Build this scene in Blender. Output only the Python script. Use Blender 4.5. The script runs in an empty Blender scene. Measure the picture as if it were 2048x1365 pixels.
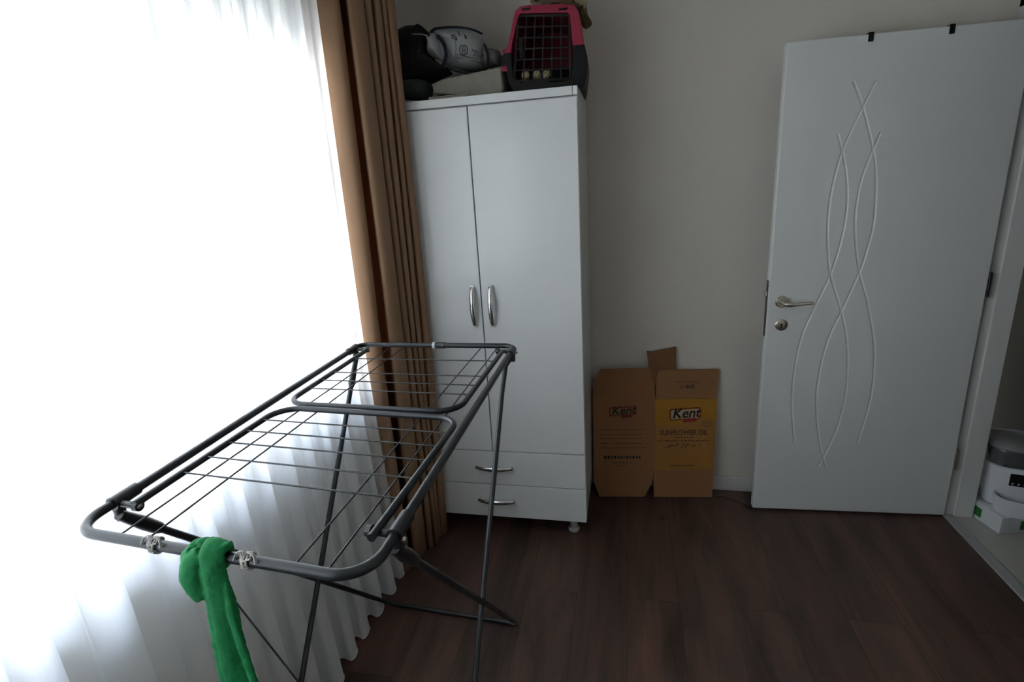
import bpy, bmesh, math, random
from mathutils import Vector, Matrix
random.seed(7)
C = bpy.context.scene.collection
sc = bpy.context.scene

# ------------------------------------------------------------------ camera
CAM_F, CAM_YAW, CAM_PITCH, CAM_ROLL, CAM_H = 1071.25, -0.220804, -0.277526, -0.060243, 1.54389
def cam_axes():
    f = Vector((math.sin(CAM_YAW)*math.cos(CAM_PITCH), math.cos(CAM_YAW)*math.cos(CAM_PITCH), math.sin(CAM_PITCH)))
    r0 = Vector((math.cos(CAM_YAW), -math.sin(CAM_YAW), 0)); u0 = r0.cross(f)
    cr, sr = math.cos(CAM_ROLL), math.sin(CAM_ROLL)
    return r0*cr+u0*sr, -r0*sr+u0*cr, f
CR, CU, CF = cam_axes()
cd = bpy.data.cameras.new('camera'); cam = bpy.data.objects.new('camera', cd); C.objects.link(cam)
cd.sensor_width = 36; cd.lens = CAM_F/2048*36; cd.clip_start = .02
cam.matrix_world = Matrix(((CR.x, CU.x, -CF.x, 0), (CR.y, CU.y, -CF.y, 0), (CR.z, CU.z, -CF.z, CAM_H), (0, 0, 0, 1)))
sc.camera = cam
cd.dof.use_dof = False

# ------------------------------------------------------------------ world, light, exposure
SKY = 25.5
w = bpy.data.worlds.new('sky'); sc.world = w; w.use_nodes = True
nt = w.node_tree; nt.nodes.clear()
wo = nt.nodes.new('ShaderNodeOutputWorld'); bg = nt.nodes.new('ShaderNodeBackground')
tc = nt.nodes.new('ShaderNodeTexCoord'); sx = nt.nodes.new('ShaderNodeSeparateXYZ'); rp = nt.nodes.new('ShaderNodeValToRGB')
nt.links.new(tc.outputs['Generated'], sx.inputs[0]); 
mr = nt.nodes.new('ShaderNodeMapRange'); mr.inputs['From Min'].default_value = -1; mr.inputs['From Max'].default_value = 1
nt.links.new(sx.outputs['Z'], mr.inputs['Value']); nt.links.new(mr.outputs[0], rp.inputs[0])
rp.color_ramp.elements[0].position = .44; rp.color_ramp.elements[0].color = (.30, .31, .31, 1)
rp.color_ramp.elements[1].position = .53; rp.color_ramp.elements[1].color = (.98, .99, .985, 1)
_e = rp.color_ramp.elements.new(.78); _e.color = (.36, .45, .60, 1)
nt.links.new(rp.outputs[0], bg.inputs['Color']); bg.inputs['Strength'].default_value = SKY
nt.links.new(bg.outputs[0], wo.inputs[0])
vs = sc.view_settings; vs.view_transform = 'Standard'; vs.look = 'None'; vs.gamma = 1; vs.use_curve_mapping = False
vs.exposure = 0.0
# daylight sampling portal in the window opening
pl = bpy.data.lights.new('window_portal', 'AREA'); pl.shape = 'RECTANGLE'; pl.size = 2.93; pl.size_y = 1.34; pl.cycles.is_portal = True
po = bpy.data.objects.new('window_portal', pl); C.objects.link(po); po.location = (-1.24, .465, 1.49); po.rotation_euler = (0, -math.pi/2, 0)
po.rotation_euler = (math.pi/2, 0, -math.pi/2)

# ------------------------------------------------------------------ helpers
def W(px, py, y):
    """world point on the plane of depth y"""
    d = CF + CR*((px-1024)/CAM_F) - CU*((py-682.5)/CAM_F)
    return Vector((0, 0, CAM_H)) + d*(y/d.y)
def mat(name, col, rough=.5, metal=0, spec=.5, noise=0, nscale=20, bump=0, bscale=60, coat=0):
    m = bpy.data.materials.new(name); m.use_nodes = True; t = m.node_tree; b = t.nodes['Principled BSDF']
    b.inputs['Base Color'].default_value = (*col, 1); b.inputs['Roughness'].default_value = rough
    b.inputs['Metallic'].default_value = metal; b.inputs['Specular IOR Level'].default_value = spec
    b.inputs['Coat Weight'].default_value = coat
    tcn = t.nodes.new('ShaderNodeTexCoord')
    n = t.nodes.new('ShaderNodeTexNoise'); n.inputs['Scale'].default_value = nscale; n.inputs['Detail'].default_value = 4
    t.links.new(tcn.outputs['Object'], n.inputs['Vector'])
    mx = t.nodes.new('ShaderNodeMix'); mx.data_type = 'RGBA'
    k = 1-noise
    mx.inputs[6].default_value = (col[0]*k, col[1]*k, col[2]*k, 1); mx.inputs[7].default_value = (min(1, col[0]*(1+noise)), min(1, col[1]*(1+noise)), min(1, col[2]*(1+noise)), 1)
    t.links.new(n.outputs['Fac'], mx.inputs[0]); t.links.new(mx.outputs[2], b.inputs['Base Color'])
    if bump:
        n2 = t.nodes.new('ShaderNodeTexNoise'); n2.inputs['Scale'].default_value = bscale; n2.inputs['Detail'].default_value = 3
        t.links.new(tcn.outputs['Object'], n2.inputs['Vector'])
        bp = t.nodes.new('ShaderNodeBump'); bp.inputs['Strength'].default_value = bump; bp.inputs['Distance'].default_value = .01
        t.links.new(n2.outputs['Fac'], bp.inputs['Height']); t.links.new(bp.outputs[0], b.inputs['Normal'])
    return m
def link(name, me, m, parent=None):
    o = bpy.data.objects.new(name, me); C.objects.link(o)
    if m is not None: me.materials.append(m)
    if parent is not None: o.parent = parent
    return o
def tag(o, label=None, cat=None, group=None, kind=None):
    if label: o['label'] = label
    if cat: o['category'] = cat
    if group: o['group'] = group
    if kind: o['kind'] = kind
    return o
def thing(name, label, cat, loc=(0, 0, 0), rz=0, group=None, kind=None):
    o = bpy.data.objects.new(name, None); C.objects.link(o); o.location = loc; o.rotation_euler = (0, 0, rz); o.empty_display_size = .05
    return tag(o, label, cat, group, kind)
class MB:
    """collects shapes and links them as one mesh; coordinates are world unless off is given"""
    def __init__(s, off=(0, 0, 0)): s.v = []; s.f = []; s.off = Vector(off)
    def add(s, vs_, fs): b = len(s.v); s.v += [Vector(p)-s.off for p in vs_]; s.f += [tuple(i+b for i in f) for f in fs]; return s
    def box(s, x0, x1, y0, y1, z0, z1, M=None):
        p = [Vector((x, y, z)) for z in (z0, z1) for y in (y0, y1) for x in (x0, x1)]
        if M is not None: p = [M @ q for q in p]
        return s.add(p, [(0, 2, 3, 1), (4, 5, 7, 6), (0, 1, 5, 4), (2, 6, 7, 3), (0, 4, 6, 2), (1, 3, 7, 5)])
    def sweep(s, pts, ra, rb=None, n=12, up=(0, 0, 1), caps=True, closed=False):
        pts = [Vector(p) for p in pts]; N = len(pts); rb = ra if rb is None else rb
        ra = ra if isinstance(ra, (list, tuple)) else [ra]*N; rb = rb if isinstance(rb, (list, tuple)) else [rb]*N
        vv = []; prev = None
        for i, p in enumerate(pts):
            if closed: t = pts[(i+1) % N]-pts[i-1]
            else: t = pts[min(i+1, N-1)]-pts[max(i-1, 0)]
            t.normalize()
            if prev is None:
                u = Vector(up); 
                if abs(u.dot(t)) > .97: u = Vector((1, 0, 0)) if abs(t.x) < .9 else Vector((0, 1, 0))
            else: u = prev
            a = (u - t*u.dot(t)).normalized(); b = t.cross(a); prev = a
            for k in range(n):
                th = 2*math.pi*k/n; vv.append(p + a*(math.cos(th)*ra[i]) + b*(math.sin(th)*rb[i]))
        ff = []
        for i in range(N if closed else N-1):
            j = (i+1) % N
            for k in range(n): ff.append((i*n+k, i*n+(k+1) % n, j*n+(k+1) % n, j*n+k))
        if caps and not closed: ff.append(tuple(range(n))[::-1]); ff.append(tuple((N-1)*n+k for k in range(n)))
        return s.add(vv, ff)
    def cyl(s, a, b, r, n=16, r2=None): return s.sweep([a, b], [r, r if r2 is None else r2], n=n)
    def lathe(s, prof, cx, cy, n=40, sx_=1, sy_=1, p=2, rot=0):
        vv = []
        for r, z in prof:
            for k in range(n):
                th = 2*math.pi*k/n; c_, s_ = math.cos(th), math.sin(th)
                q = (abs(c_)**p+abs(s_)**p)**(-1/p) if p != 2 else 1
                X = r*q*c_*sx_; Y = r*q*s_*sy_
                vv.append((cx+X*math.cos(rot)-Y*math.sin(rot), cy+X*math.sin(rot)+Y*math.cos(rot), z))
        ff = []
        for i in range(len(prof)-1):
            for k in range(n): ff.append((i*n+k, i*n+(k+1) % n, (i+1)*n+(k+1) % n, (i+1)*n+k))
        ff.append(tuple(range(n))[::-1]); ff.append(tuple((len(prof)-1)*n+k for k in range(n)))
        return s.add(vv, ff)
    def prism(s, poly, e, u, o, d):
        """polygon (a,b) in the frame e,u at origin o, extruded by vector d"""
        e, u, o, d = Vector(e), Vector(u), Vector(o), Vector(d); n = len(poly)
        a = [o+e*p[0]+u*p[1] for p in poly]; b = [q+d for q in a]
        return s.add(a+b, [tuple(range(n)), tuple(range(2*n-1, n-1, -1))]+[(i, i+n, (i+1) % n+n, (i+1) % n) for i in range(n)])
    def build(s, name, m, parent=None, smooth=False, bevel=0, sub=0, solid=0):
        me = bpy.data.meshes.new(name); me.from_pydata(s.v, [], s.f); me.validate(); me.update()
        bm = bmesh.new(); bm.from_mesh(me); bmesh.ops.recalc_face_normals(bm, faces=bm.faces); bm.to_mesh(me); bm.free()
        if smooth: 
            me.polygons.foreach_set('use_smooth', [True]*len(me.polygons)); 
            try: me.set_sharp_from_angle(angle=math.radians(45))
            except Exception: pass
        o = link(name, me, m, parent)
        if solid: md = o.modifiers.new('s', 'SOLIDIFY'); md.thickness = solid; md.offset = 0
        if bevel:
            md = o.modifiers.new('b', 'BEVEL'); md.width = bevel; md.segments = 3; md.limit_method = 'ANGLE'; md.angle_limit = math.radians(40); md.harden_normals = False
        if sub: md = o.modifiers.new('ss', 'SUBSURF'); md.levels = sub; md.render_levels = sub
        return o
def fillet(pts, r, n=8, closed=False):
    pts = [Vector(p) for p in pts]; N = len(pts); out = []
    rr = r if isinstance(r, (list, tuple)) else [r]*N
    for i, p in enumerate(pts):
        if (i in (0, N-1) and not closed) or rr[i] <= 0: out.append(p); continue
        a, b = pts[i-1], pts[(i+1) % N]; da = (a-p).normalized(); db = (b-p).normalized()
        half = da.angle(db)/2; L = min(rr[i]/math.tan(half), (a-p).length*.48, (b-p).length*.48)
        A = p+da*L; B = p+db*L; R = L*math.tan(half); cen = p+(da+db).normalized()*(R/math.sin(half))
        va, vb = A-cen, B-cen; ang = va.angle(vb)
        for k in range(n+1):
            t = k/n; out.append(cen + (va*math.sin((1-t)*ang)+vb*math.sin(t*ang))/math.sin(ang))
    return out
def catmull(P, k=6):
    P = [Vector(p) for p in P]; out = []
    for i in range(len(P)-1):
        a, b, c, d = P[max(i-1, 0)], P[i], P[i+1], P[min(i+2, len(P)-1)]
        for j in range(k):
            t = j/k; out.append(.5*((2*b)+(c-a)*t+(2*a-5*b+4*c-d)*t*t+(3*b-a-3*c+d)*t**3))
    out.append(P[-1]); return out
def pillow(mb, outline, thick, axis=(0, 1, 0), rings=7, pw=.5, jitter=0):
    """a stuffed shape with real depth: outline points inflated to both sides of their plane"""
    pts = [Vector(p) for p in outline]; n = len(pts); cen = sum(pts, Vector())/n; ax = Vector(axis).normalized(); vv = []; ff = []
    for sgn in (1, -1):
        base = len(vv)
        for r in range(rings):
            s_ = 1-(r/rings)**1.6 if r else 1
            h = thick*(max(0, 1-s_**2.4))**pw
            for i, p in enumerate(pts):
                j = jitter*math.sin(i*1.7+r*2.3)*(0 if r == 0 else 1)
                vv.append(cen+(p-cen)*s_ - ax*(sgn*(h+j)))
        for r in range(rings-1):
            for i in range(n): ff.append((base+r*n+i, base+r*n+(i+1) % n, base+(r+1)*n+(i+1) % n, base+(r+1)*n+i))
        ff.append(tuple(base+(rings-1)*n+i for i in range(n)))
    # join the two rims
    for i in range(n): ff.append((i, (i+1) % n, rings*n+(i+1) % n, rings*n+i))
    mb.add(vv, ff); return mb

# ------------------------------------------------------------------ materials
M = {}
M['wall'] = mat('wall_paint', (.65, .61, .55), .85, noise=.015, nscale=3, bump=.04, bscale=220)
M['ceil'] = mat('ceiling_paint', (.85, .85, .83), .9)
M['trim'] = mat('white_trim', (.62, .62, .60), .45)
M['lac'] = mat('white_lacquer', (.70, .715, .71), .16, noise=.01, spec=.5)
M['doorw'] = mat('door_white', (.65, .67, .665), .38, noise=.01, nscale=2)
M['chrome'] = mat('chrome', (.75, .75, .76), .15, metal=1)
M['silver'] = mat('silver_plastic', (.5, .5, .5), .3, metal=.3)
M['nickel'] = mat('brushed_nickel', (.55, .51, .45), .32, metal=1, noise=.1, nscale=90)
M['dark_metal'] = mat('dark_metal', (.02, .02, .02), .4)
M['black'] = mat('black_plastic', (.005, .005, .0055), .45, spec=.25)
M['rack'] = mat('rack_grey_enamel', (.014, .018, .021), .34, spec=.45, noise=.06, nscale=60)
M['wire'] = mat('rack_wire', (.022, .024, .026), .4, spec=.45)
M['joint'] = mat('rack_joint_plastic', (.014, .015, .017), .38)
M['steel'] = mat('steel_bolt', (.6, .6, .6), .25, metal=1)
M['thread'] = mat('white_thread', (.55, .53, .5), .9, bump=.5, bscale=400)
M['card'] = mat('kraft_card', (.28, .13, .055), .8, noise=.07, nscale=30, bump=.05, bscale=150)
M['card_in'] = mat('kraft_card_inner', (.20, .095, .042), .85, noise=.08, nscale=30)
M['yellow'] = mat('yellow_print', (.37, .165, .010), .7, noise=.05, nscale=20)
M['yellow2'] = mat('tan_yellow_print', (.33, .145, .035), .7, noise=.06, nscale=14)
M['inkred'] = mat('red_ink', (.32, .02, .02), .7)
M['ink'] = mat('black_ink', (.02, .015, .012), .7)
M['inkbrown'] = mat('brown_ink', (.09, .045, .025), .75)
M['cream'] = mat('cream_print', (.42, .30, .19), .7)
M['pink'] = mat('pink_plastic', (.27, .009, .038), .36, noise=.03)
M['navy'] = mat('navy_fabric', (.012, .02, .032), .85, noise=.2, bump=.3, bscale=250)
M['blackfab'] = mat('black_fabric', (.007, .008, .010), .8, noise=.3, bump=.3, bscale=60)
M['greyfab'] = mat('light_grey_fabric', (.40, .41, .41), .85, noise=.12, nscale=8, bump=.35, bscale=35)
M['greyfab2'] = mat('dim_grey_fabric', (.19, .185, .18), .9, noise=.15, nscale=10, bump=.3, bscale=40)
M['blanket'] = mat('beige_grey_fleece', (.30, .28, .235), .95, noise=.12, nscale=25, bump=.6, bscale=180)
M['blanket_l'] = mat('cream_fleece', (.46, .42, .35), .95, noise=.1, nscale=25, bump=.5, bscale=180)
M['green'] = mat('green_jersey', (.0, .19, .05), .8, noise=.1, nscale=15, bump=.15, bscale=300)
M['whiteplastic'] = mat('white_plastic', (.62, .64, .67), .35)
M['whitecard'] = mat('white_card', (.60, .62, .62), .6)
M['greenlab'] = mat('green_label', (.015, .14, .03), .5)
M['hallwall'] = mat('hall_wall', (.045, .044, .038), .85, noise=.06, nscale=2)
M['tile'] = mat('hall_tile', (.42, .41, .37), .35, noise=.08, nscale=5)
M['thresh'] = mat('threshold_stone', (.34, .34, .33), .4, noise=.06, nscale=30)
M['pvc'] = mat('white_pvc', (.75, .77, .8), .35)
M['cable'] = mat('dark_cable', (.03, .02, .015), .5)
M['toycream'] = mat('toy_cream', (.55, .48, .30), .7, noise=.15, nscale=120)
M['toypeach'] = mat('toy_peach', (.60, .40, .26), .7)
M['toyolive'] = mat('toy_olive', (.20, .17, .06), .7)

def floor_mat():
    m = bpy.data.materials.new('dark_walnut_laminate'); m.use_nodes = True; t = m.node_tree; b = t.nodes['Principled BSDF']
    N = t.nodes.new; L = t.links.new
    tcn = N('ShaderNodeTexCoord'); mp = N('ShaderNodeMapping'); mp.inputs['Rotation'].default_value = (0, 0, math.pi/2)
    L(tcn.outputs['Object'], mp.inputs[0])
    br = N('ShaderNodeTexBrick'); br.inputs['Scale'].default_value = 1; br.inputs['Brick Width'].default_value = 1.28; br.inputs['Row Height'].default_value = .192
    br.inputs['Mortar Size'].default_value = .0012; br.offset = .37; br.inputs['Color1'].default_value = (0, 0, 0, 1); br.inputs['Color2'].default_value = (1, 1, 1, 1); br.inputs['Mortar'].default_value = (.5, .5, .5, 1)
    L(mp.outputs[0], br.inputs[0])
    m2 = N('ShaderNodeMapping'); m2.inputs['Scale'].default_value = (5, .7, 1); L(tcn.outputs['Object'], m2.inputs[0])
    ad = N('ShaderNodeVectorMath'); ad.operation = 'ADD'; sc_ = N('ShaderNodeVectorMath'); sc_.operation = 'SCALE'; sc_.inputs['Scale'].default_value = 13
    L(br.outputs['Color'], sc_.inputs[0]); L(m2.outputs[0], ad.inputs[0]); L(sc_.outputs[0], ad.inputs[1])
    n1 = N('ShaderNodeTexNoise'); n1.inputs['Scale'].default_value = 1.6; n1.inputs['Detail'].default_value = 6; n1.inputs['Roughness'].default_value = .62; n1.inputs['Distortion'].default_value = .9
    L(ad.outputs[0], n1.inputs['Vector'])
    m3 = N('ShaderNodeMapping'); m3.inputs['Scale'].default_value = (60, 2.2, 1); L(tcn.outputs['Object'], m3.inputs[0])
    n2 = N('ShaderNodeTexNoise'); n2.inputs['Scale'].default_value = 2; n2.inputs['Detail'].default_value = 4; L(m3.outputs[0], n2.inputs['Vector'])
    r1 = N('ShaderNodeValToRGB'); e = r1.color_ramp.elements
    e[0].position = .30; e[0].color = (.034, .021, .015, 1); e[1].position = .70; e[1].color = (.135, .066, .047, 1)
    ee = r1.color_ramp.elements.new(.5); ee.color = (.078, .047, .036, 1); L(n1.outputs['Fac'], r1.inputs[0])
    mx = N('ShaderNodeMix'); mx.data_type = 'RGBA'; mx.blend_type = 'MULTIPLY'; mx.inputs[0].default_value = .35; L(r1.outputs[0], mx.inputs[6])
    r2 = N('ShaderNodeValToRGB'); r2.color_ramp.elements[0].position = .3; r2.color_ramp.elements[0].color = (.55, .55, .55, 1); r2.color_ramp.elements[1].position = .6; L(n2.outputs['Fac'], r2.inputs[0]); L(r2.outputs[0], mx.inputs[7])
    # plank-to-plank tone
    mv = N('ShaderNodeMapRange'); mv.inputs['To Min'].default_value = .88; mv.inputs['To Max'].default_value = 1.12; L(br.outputs['Color'], mv.inputs['Value'])
    mm = N('ShaderNodeVectorMath'); mm.operation = 'SCALE'; L(mx.outputs[2], mm.inputs[0]); L(mv.outputs[0], mm.inputs['Scale'])
    # knots
    m4 = N('ShaderNodeMapping'); m4.inputs['Scale'].default_value = (3.1, 1.7, 1); L(tcn.outputs['Object'], m4.inputs[0])
    vo = N('ShaderNodeTexVoronoi'); vo.inputs['Scale'].default_value = 1.5; L(m4.outputs[0], vo.inputs['Vector'])
    r4 = N('ShaderNodeValToRGB'); r4.color_ramp.elements[0].position = .02; r4.color_ramp.elements[0].color = (.3, .3, .3, 1); r4.color_ramp.elements[1].position = .10; r4.color_ramp.elements[1].color = (1, 1, 1, 1); L(vo.outputs['Distance'], r4.inputs[0])
    m5 = N('ShaderNodeMix'); m5.data_type = 'RGBA'; m5.blend_type = 'MULTIPLY'; m5.inputs[0].default_value = 1; L(mm.outputs[0], m5.inputs[6]); L(r4.outputs[0], m5.inputs[7])
    # seams
    m6 = N('ShaderNodeMix'); m6.data_type = 'RGBA'; m6.inputs[7].default_value = (.025, .015, .011, 1); L(br.outputs['Fac'], m6.inputs[0]); L(m5.outputs[2], m6.inputs[6])
    L(m6.outputs[2], b.inputs['Base Color']); b.inputs['Roughness'].default_value = .42; b.inputs['Specular IOR Level'].default_value = .4
    bp = N('ShaderNodeBump'); bp.inputs['Strength'].default_value = .12; bp.inputs['Distance'].default_value = .004; L(n2.outputs['Fac'], bp.inputs['Height']); L(bp.outputs[0], b.inputs['Normal'])
    return m
M['floor'] = floor_mat()

def cloth_mat(name, col, transp, transl, rough=.9, weave=900, streak=0):
    m = bpy.data.materials.new(name); m.use_nodes = True; t = m.node_tree; t.nodes.clear(); N = t.nodes.new; L = t.links.new
    out = N('ShaderNodeOutputMaterial'); d = N('ShaderNodeBsdfDiffuse'); tr = N('ShaderNodeBsdfTranslucent'); tp = N('ShaderNodeBsdfTransparent')
    tcn = N('ShaderNodeTexCoord'); mp = N('ShaderNodeMapping'); mp.inputs['Scale'].default_value = (1, 1, .04); L(tcn.outputs['Object'], mp.inputs[0])
    n = N('ShaderNodeTexNoise'); n.inputs['Scale'].default_value = 160; n.inputs['Detail'].default_value = 3; L(mp.outputs[0], n.inputs['Vector'])
    mx = N('ShaderNodeMix'); mx.data_type = 'RGBA'; mx.inputs[6].default_value = (col[0]*(1-streak), col[1]*(1-streak), col[2]*(1-streak), 1); mx.inputs[7].default_value = (min(col[0]*(1+streak), 1), min(col[1]*(1+streak), 1), min(col[2]*(1+streak), 1), 1)
    L(n.outputs['Fac'], mx.inputs[0]); L(mx.outputs[2], d.inputs[0]); L(mx.outputs[2], tr.inputs[0])
    a = N('ShaderNodeMixShader'); a.inputs[0].default_value = transl; L(d.outputs[0], a.inputs[1]); L(tr.outputs[0], a.inputs[2])
    if transp > 0:
        b = N('ShaderNodeMixShader'); b.inputs[0].default_value = transp; L(a.outputs[0], b.inputs[1]); L(tp.outputs[0], b.inputs[2]); L(b.outputs[0], out.inputs[0])
    else: L(a.outputs[0], out.inputs[0])
    return m
M['sheer'] = cloth_mat('white_voile', (.90, .92, .93), .09, .50, streak=.02)
M['hem'] = cloth_mat('voile_hem', (.9, .9, .88), 0, .3)
M['tan'] = cloth_mat('tan_velour', (.43, .275, .17), 0, .30, streak=.06)
def glass_mat():
    m = bpy.data.materials.new('window_glass'); m.use_nodes = True; t = m.node_tree; t.nodes.clear(); N = t.nodes.new; L = t.links.new
    out = N('ShaderNodeOutputMaterial'); tp = N('ShaderNodeBsdfTransparent'); gl = N('ShaderNodeBsdfGlossy'); gl.inputs['Roughness'].default_value = .02
    lw = N('ShaderNodeFresnel'); lw.inputs[0].default_value = 1.45; mx = N('ShaderNodeMixShader'); L(lw.outputs[0], mx.inputs[0]); L(tp.outputs[0], mx.inputs[1]); L(gl.outputs[0], mx.inputs[2]); L(mx.outputs[0], out.inputs[0])
    return m
M['glass'] = glass_mat()
def smoked_mat():
    m = bpy.data.materials.new('smoked_clear_plastic'); m.use_nodes = True; b = m.node_tree.nodes['Principled BSDF']
    b.inputs['Base Color'].default_value = (.10, .105, .105, 1); b.inputs['Roughness'].default_value = .12; b.inputs['Alpha'].default_value = .8
    return m
M['smoked'] = smoked_mat()
def blotch_mat():
    m = mat('floral_cloth', (.4, .36, .2), .9); t = m.node_tree; b = t.nodes['Principled BSDF']; N = t.nodes.new; L = t.links.new
    tcn = N('ShaderNodeTexCoord'); n = N('ShaderNodeTexNoise'); n.inputs['Scale'].default_value = 17; n.inputs['Detail'].default_value = 2; L(tcn.outputs['Object'], n.inputs['Vector'])
    r = N('ShaderNodeValToRGB'); r.color_ramp.interpolation = 'CONSTANT'; e = r.color_ramp.elements
    e[0].position = 0; e[0].color = (.05, .045, .02, 1); e[1].position = .40; e[1].color = (.42, .37, .21, 1)
    x = e.new(.55); x.color = (.50, .46, .33, 1); x = e.new(.63); x.color = (.35, .12, .13, 1); x = e.new(.68); x.color = (.17, .16, .06, 1)
    L(n.outputs['Fac'], r.inputs[0]); L(r.outputs[0], b.inputs['Base Color']); return m
M['floral'] = blotch_mat()
M['olive'] = mat('olive_cloth', (.13, .105, .045), .9, noise=.4, nscale=14, bump=.5, bscale=30)

# ------------------------------------------------------------------ room
XL, XR, YB, YF, ZC = -1.12, 1.41, 2.585, -2.6, 2.65
WY0, WY1, WZ0, WZ1 = -1.0, 1.90, .83, 2.09         # window opening
DY0, DY1, DZ = 1.56, 2.468, 2.06                    # doorway opening
S = lambda o: tag(o, kind='structure')
S(MB().box(XL-.2, XR+.0, YF-.1, YB+.1, -.05, 0).build('floor', M['floor']))
S(MB().box(XL-.25, 2.7, YF-.1, 4.0, ZC, ZC+.1).build('ceiling', M['ceil']))
S(MB().box(XL-.25, XR+.12, YB, YB+.1, -.05, ZC).build('wall_back', M['wall']))
S(MB().box(XL-.25, XR+.12, YF-.1, YF, -.05, ZC).build('wall_front', M['wall']))
b = MB(); b.box(XL-.25, XL, YF, YB, -.05, WZ0).box(XL-.25, XL, YF, YB, WZ1, ZC).box(XL-.25, XL, YF, WY0, WZ0, WZ1).box(XL-.25, XL, WY1, YB, WZ0, WZ1)
S(b.build('wall_left', M['wall']))
b = MB(); b.box(XR, XR+.105, YF, DY0, 0, ZC).box(XR, XR+.105, DY0, DY1, DZ, ZC).box(XR, XR+.105, DY1+.005, YB, 0, ZC)
S(b.build('wall_right', M['wall']))
# window: frame, mullions, panes, sill
wn = thing('window_1', 'white framed window behind the sheer curtain', 'window', (XL-.12, WY0, WZ0)); wn['kind'] = 'structure'
o_ = (XL-.12, WY0, WZ0)
b = MB(o_); X0, X1 = XL-.155, XL-.09
b.box(X0, X1, WY0, WY1, WZ0, WZ0+.06).box(X0, X1, WY0, WY1, WZ1-.06, WZ1).box(X0, X1, WY0, WY0+.06, WZ0+.06, WZ1-.06).box(X0, X1, WY1-.06, WY1, WZ0+.06, WZ1-.06)
for y in (1.25, .28): b.box(X0, X1, y-.045, y+.045, WZ0+.06, WZ1-.06)
b.box(X0+.005, X1-.005, 1.295, WY1-.06, 1.655, 1.70).box(X0+.005, X1-.005, .325, 1.205, 1.68, 1.725)
b.build('window_frame', M['pvc'], wn, bevel=.004)
for y0, y1 in ((WY0+.06, .235), (.325, 1.205), (1.295, WY1-.06)):
    MB(o_).box(XL-.125, XL-.12, y0, y1, WZ0+.06, WZ1-.06).build('pane', M['glass'], wn)
S(MB().box(XL-.09, XL+.03, WY0-.03, WY1+.03, WZ0-.03, WZ0).build('trim_1', M['trim'], bevel=.004))
# baseboards
S(MB().box(XL, XR, YB-.014, YB, 0, .075).build('baseboard_back', M['trim'], bevel=.003))
S(MB().box(XR-.012, XR, YF, DY0-.07, 0, .075).build('baseboard_right', M['trim'], bevel=.003))
# doorway frame, threshold, hall
b = MB(); b.box(XR-.004, XR+.11, DY1-.035+.035, DY1+.03, 0, DZ).box(XR-.004, XR+.11, DY0-.03, DY0+.002, 0, DZ).box(XR-.004, XR+.11, DY0-.03, DY1+.03, DZ-.002, DZ+.03)
b.box(XR+.034, XR+.108, DY1-.012, DY1, 0, DZ-.002)
S(b.build('trim_2', M['trim'], bevel=.002))
b = MB(); b.box(XR-.016, XR-.0, DY1+.008, DY1+.078, 0, DZ+.07).box(XR-.016, XR, DY0-.078, DY0-.008, 0, DZ+.07).box(XR-.016, XR, DY0-.078, DY1+.078, DZ+.008, DZ+.078)
S(b.build('trim_3', M['trim'], bevel=.002))
S(MB().box(XR-.008, XR+.035, DY0, DY1, -.04, .006).build('trim_4', M['thresh'], bevel=.003))
S(MB().box(XR+.035, 2.7, .6, 4.0, -.05, .0).build('floor_hall', M['tile']))
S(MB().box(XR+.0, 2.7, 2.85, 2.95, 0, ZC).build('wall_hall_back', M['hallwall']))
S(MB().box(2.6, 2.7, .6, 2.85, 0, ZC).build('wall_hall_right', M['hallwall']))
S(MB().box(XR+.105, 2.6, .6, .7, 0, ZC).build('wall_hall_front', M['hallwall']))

# ------------------------------------------------------------------ door leaf with routed curves
D0 = Vector((.585, 2.409, 0)); D1 = Vector((1.403, 2.4466, 0)); de = (D1-D0).normalized(); dn = Vector((-de.y, de.x, 0)); DW = (D1-D0).length
MD = Matrix.Translation(D0) @ Matrix(((de.x, dn.x, 0, 0), (de.y, dn.y, 0, 0), (0, 0, 1, 0), (0, 0, 0, 1)))
door = thing('door_1', 'white room door opened into the room, carved with crossing wavy lines', 'door', tuple(D1)); door['kind'] = 'structure'
def dlocal(u, v, z): return MD @ Vector((u, v, z))
leaf = MB(D1).box(0, DW, 0, .038, .010, 2.012, MD).build('door_leaf', M['doorw'], door, bevel=.006)
curves = [
 [(0.2441, 1.8549), (0.2869, 1.762), (0.345, 1.5885), (0.3667, 1.4703), (0.3738, 1.3242), (0.3619, 1.2238), (0.3439, 1.1309), (0.2943, 0.9725), (0.249, 0.8288), (0.2302, 0.6557), (0.2363, 0.5211), (0.2661, 0.3529), (0.3018, 0.2405)],
 [(0.3247, 1.8515), (0.2869, 1.762), (0.2314, 1.6071), (0.2062, 1.4549), (0.2059, 1.3202), (0.2175, 1.2193), (0.235, 1.1262), (0.2904, 0.9726), (0.3238, 0.8545), (0.3434, 0.7132), (0.345, 0.5531), (0.3217, 0.401), (0.2681, 0.2395)],
 [(0.2081, 1.6726), (0.2314, 1.6071), (0.2555, 1.5126), (0.2687, 1.4033), (0.2637, 1.2797), (0.235, 1.1262), (0.1848, 0.9814), (0.1463, 0.8569), (0.129, 0.686), (0.1337, 0.5369), (0.1587, 0.3555)],
 [(0.36, 1.6688), (0.3384, 1.5999), (0.3111, 1.4961), (0.3038, 1.3646), (0.3169, 1.2516), (0.3439, 1.1309), (0.3892, 1.0032), (0.4282, 0.8531), (0.4458, 0.7264), (0.4483, 0.568), (0.4201, 0.3613)]]
cutters = []
for cv in curves:
    P = [dlocal(u, -.0038, z) for u, z in cv]
    cutters.append(MB(D1).sweep(catmull(P, 7), .0068, n=10).build('cutter', None, door))
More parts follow.
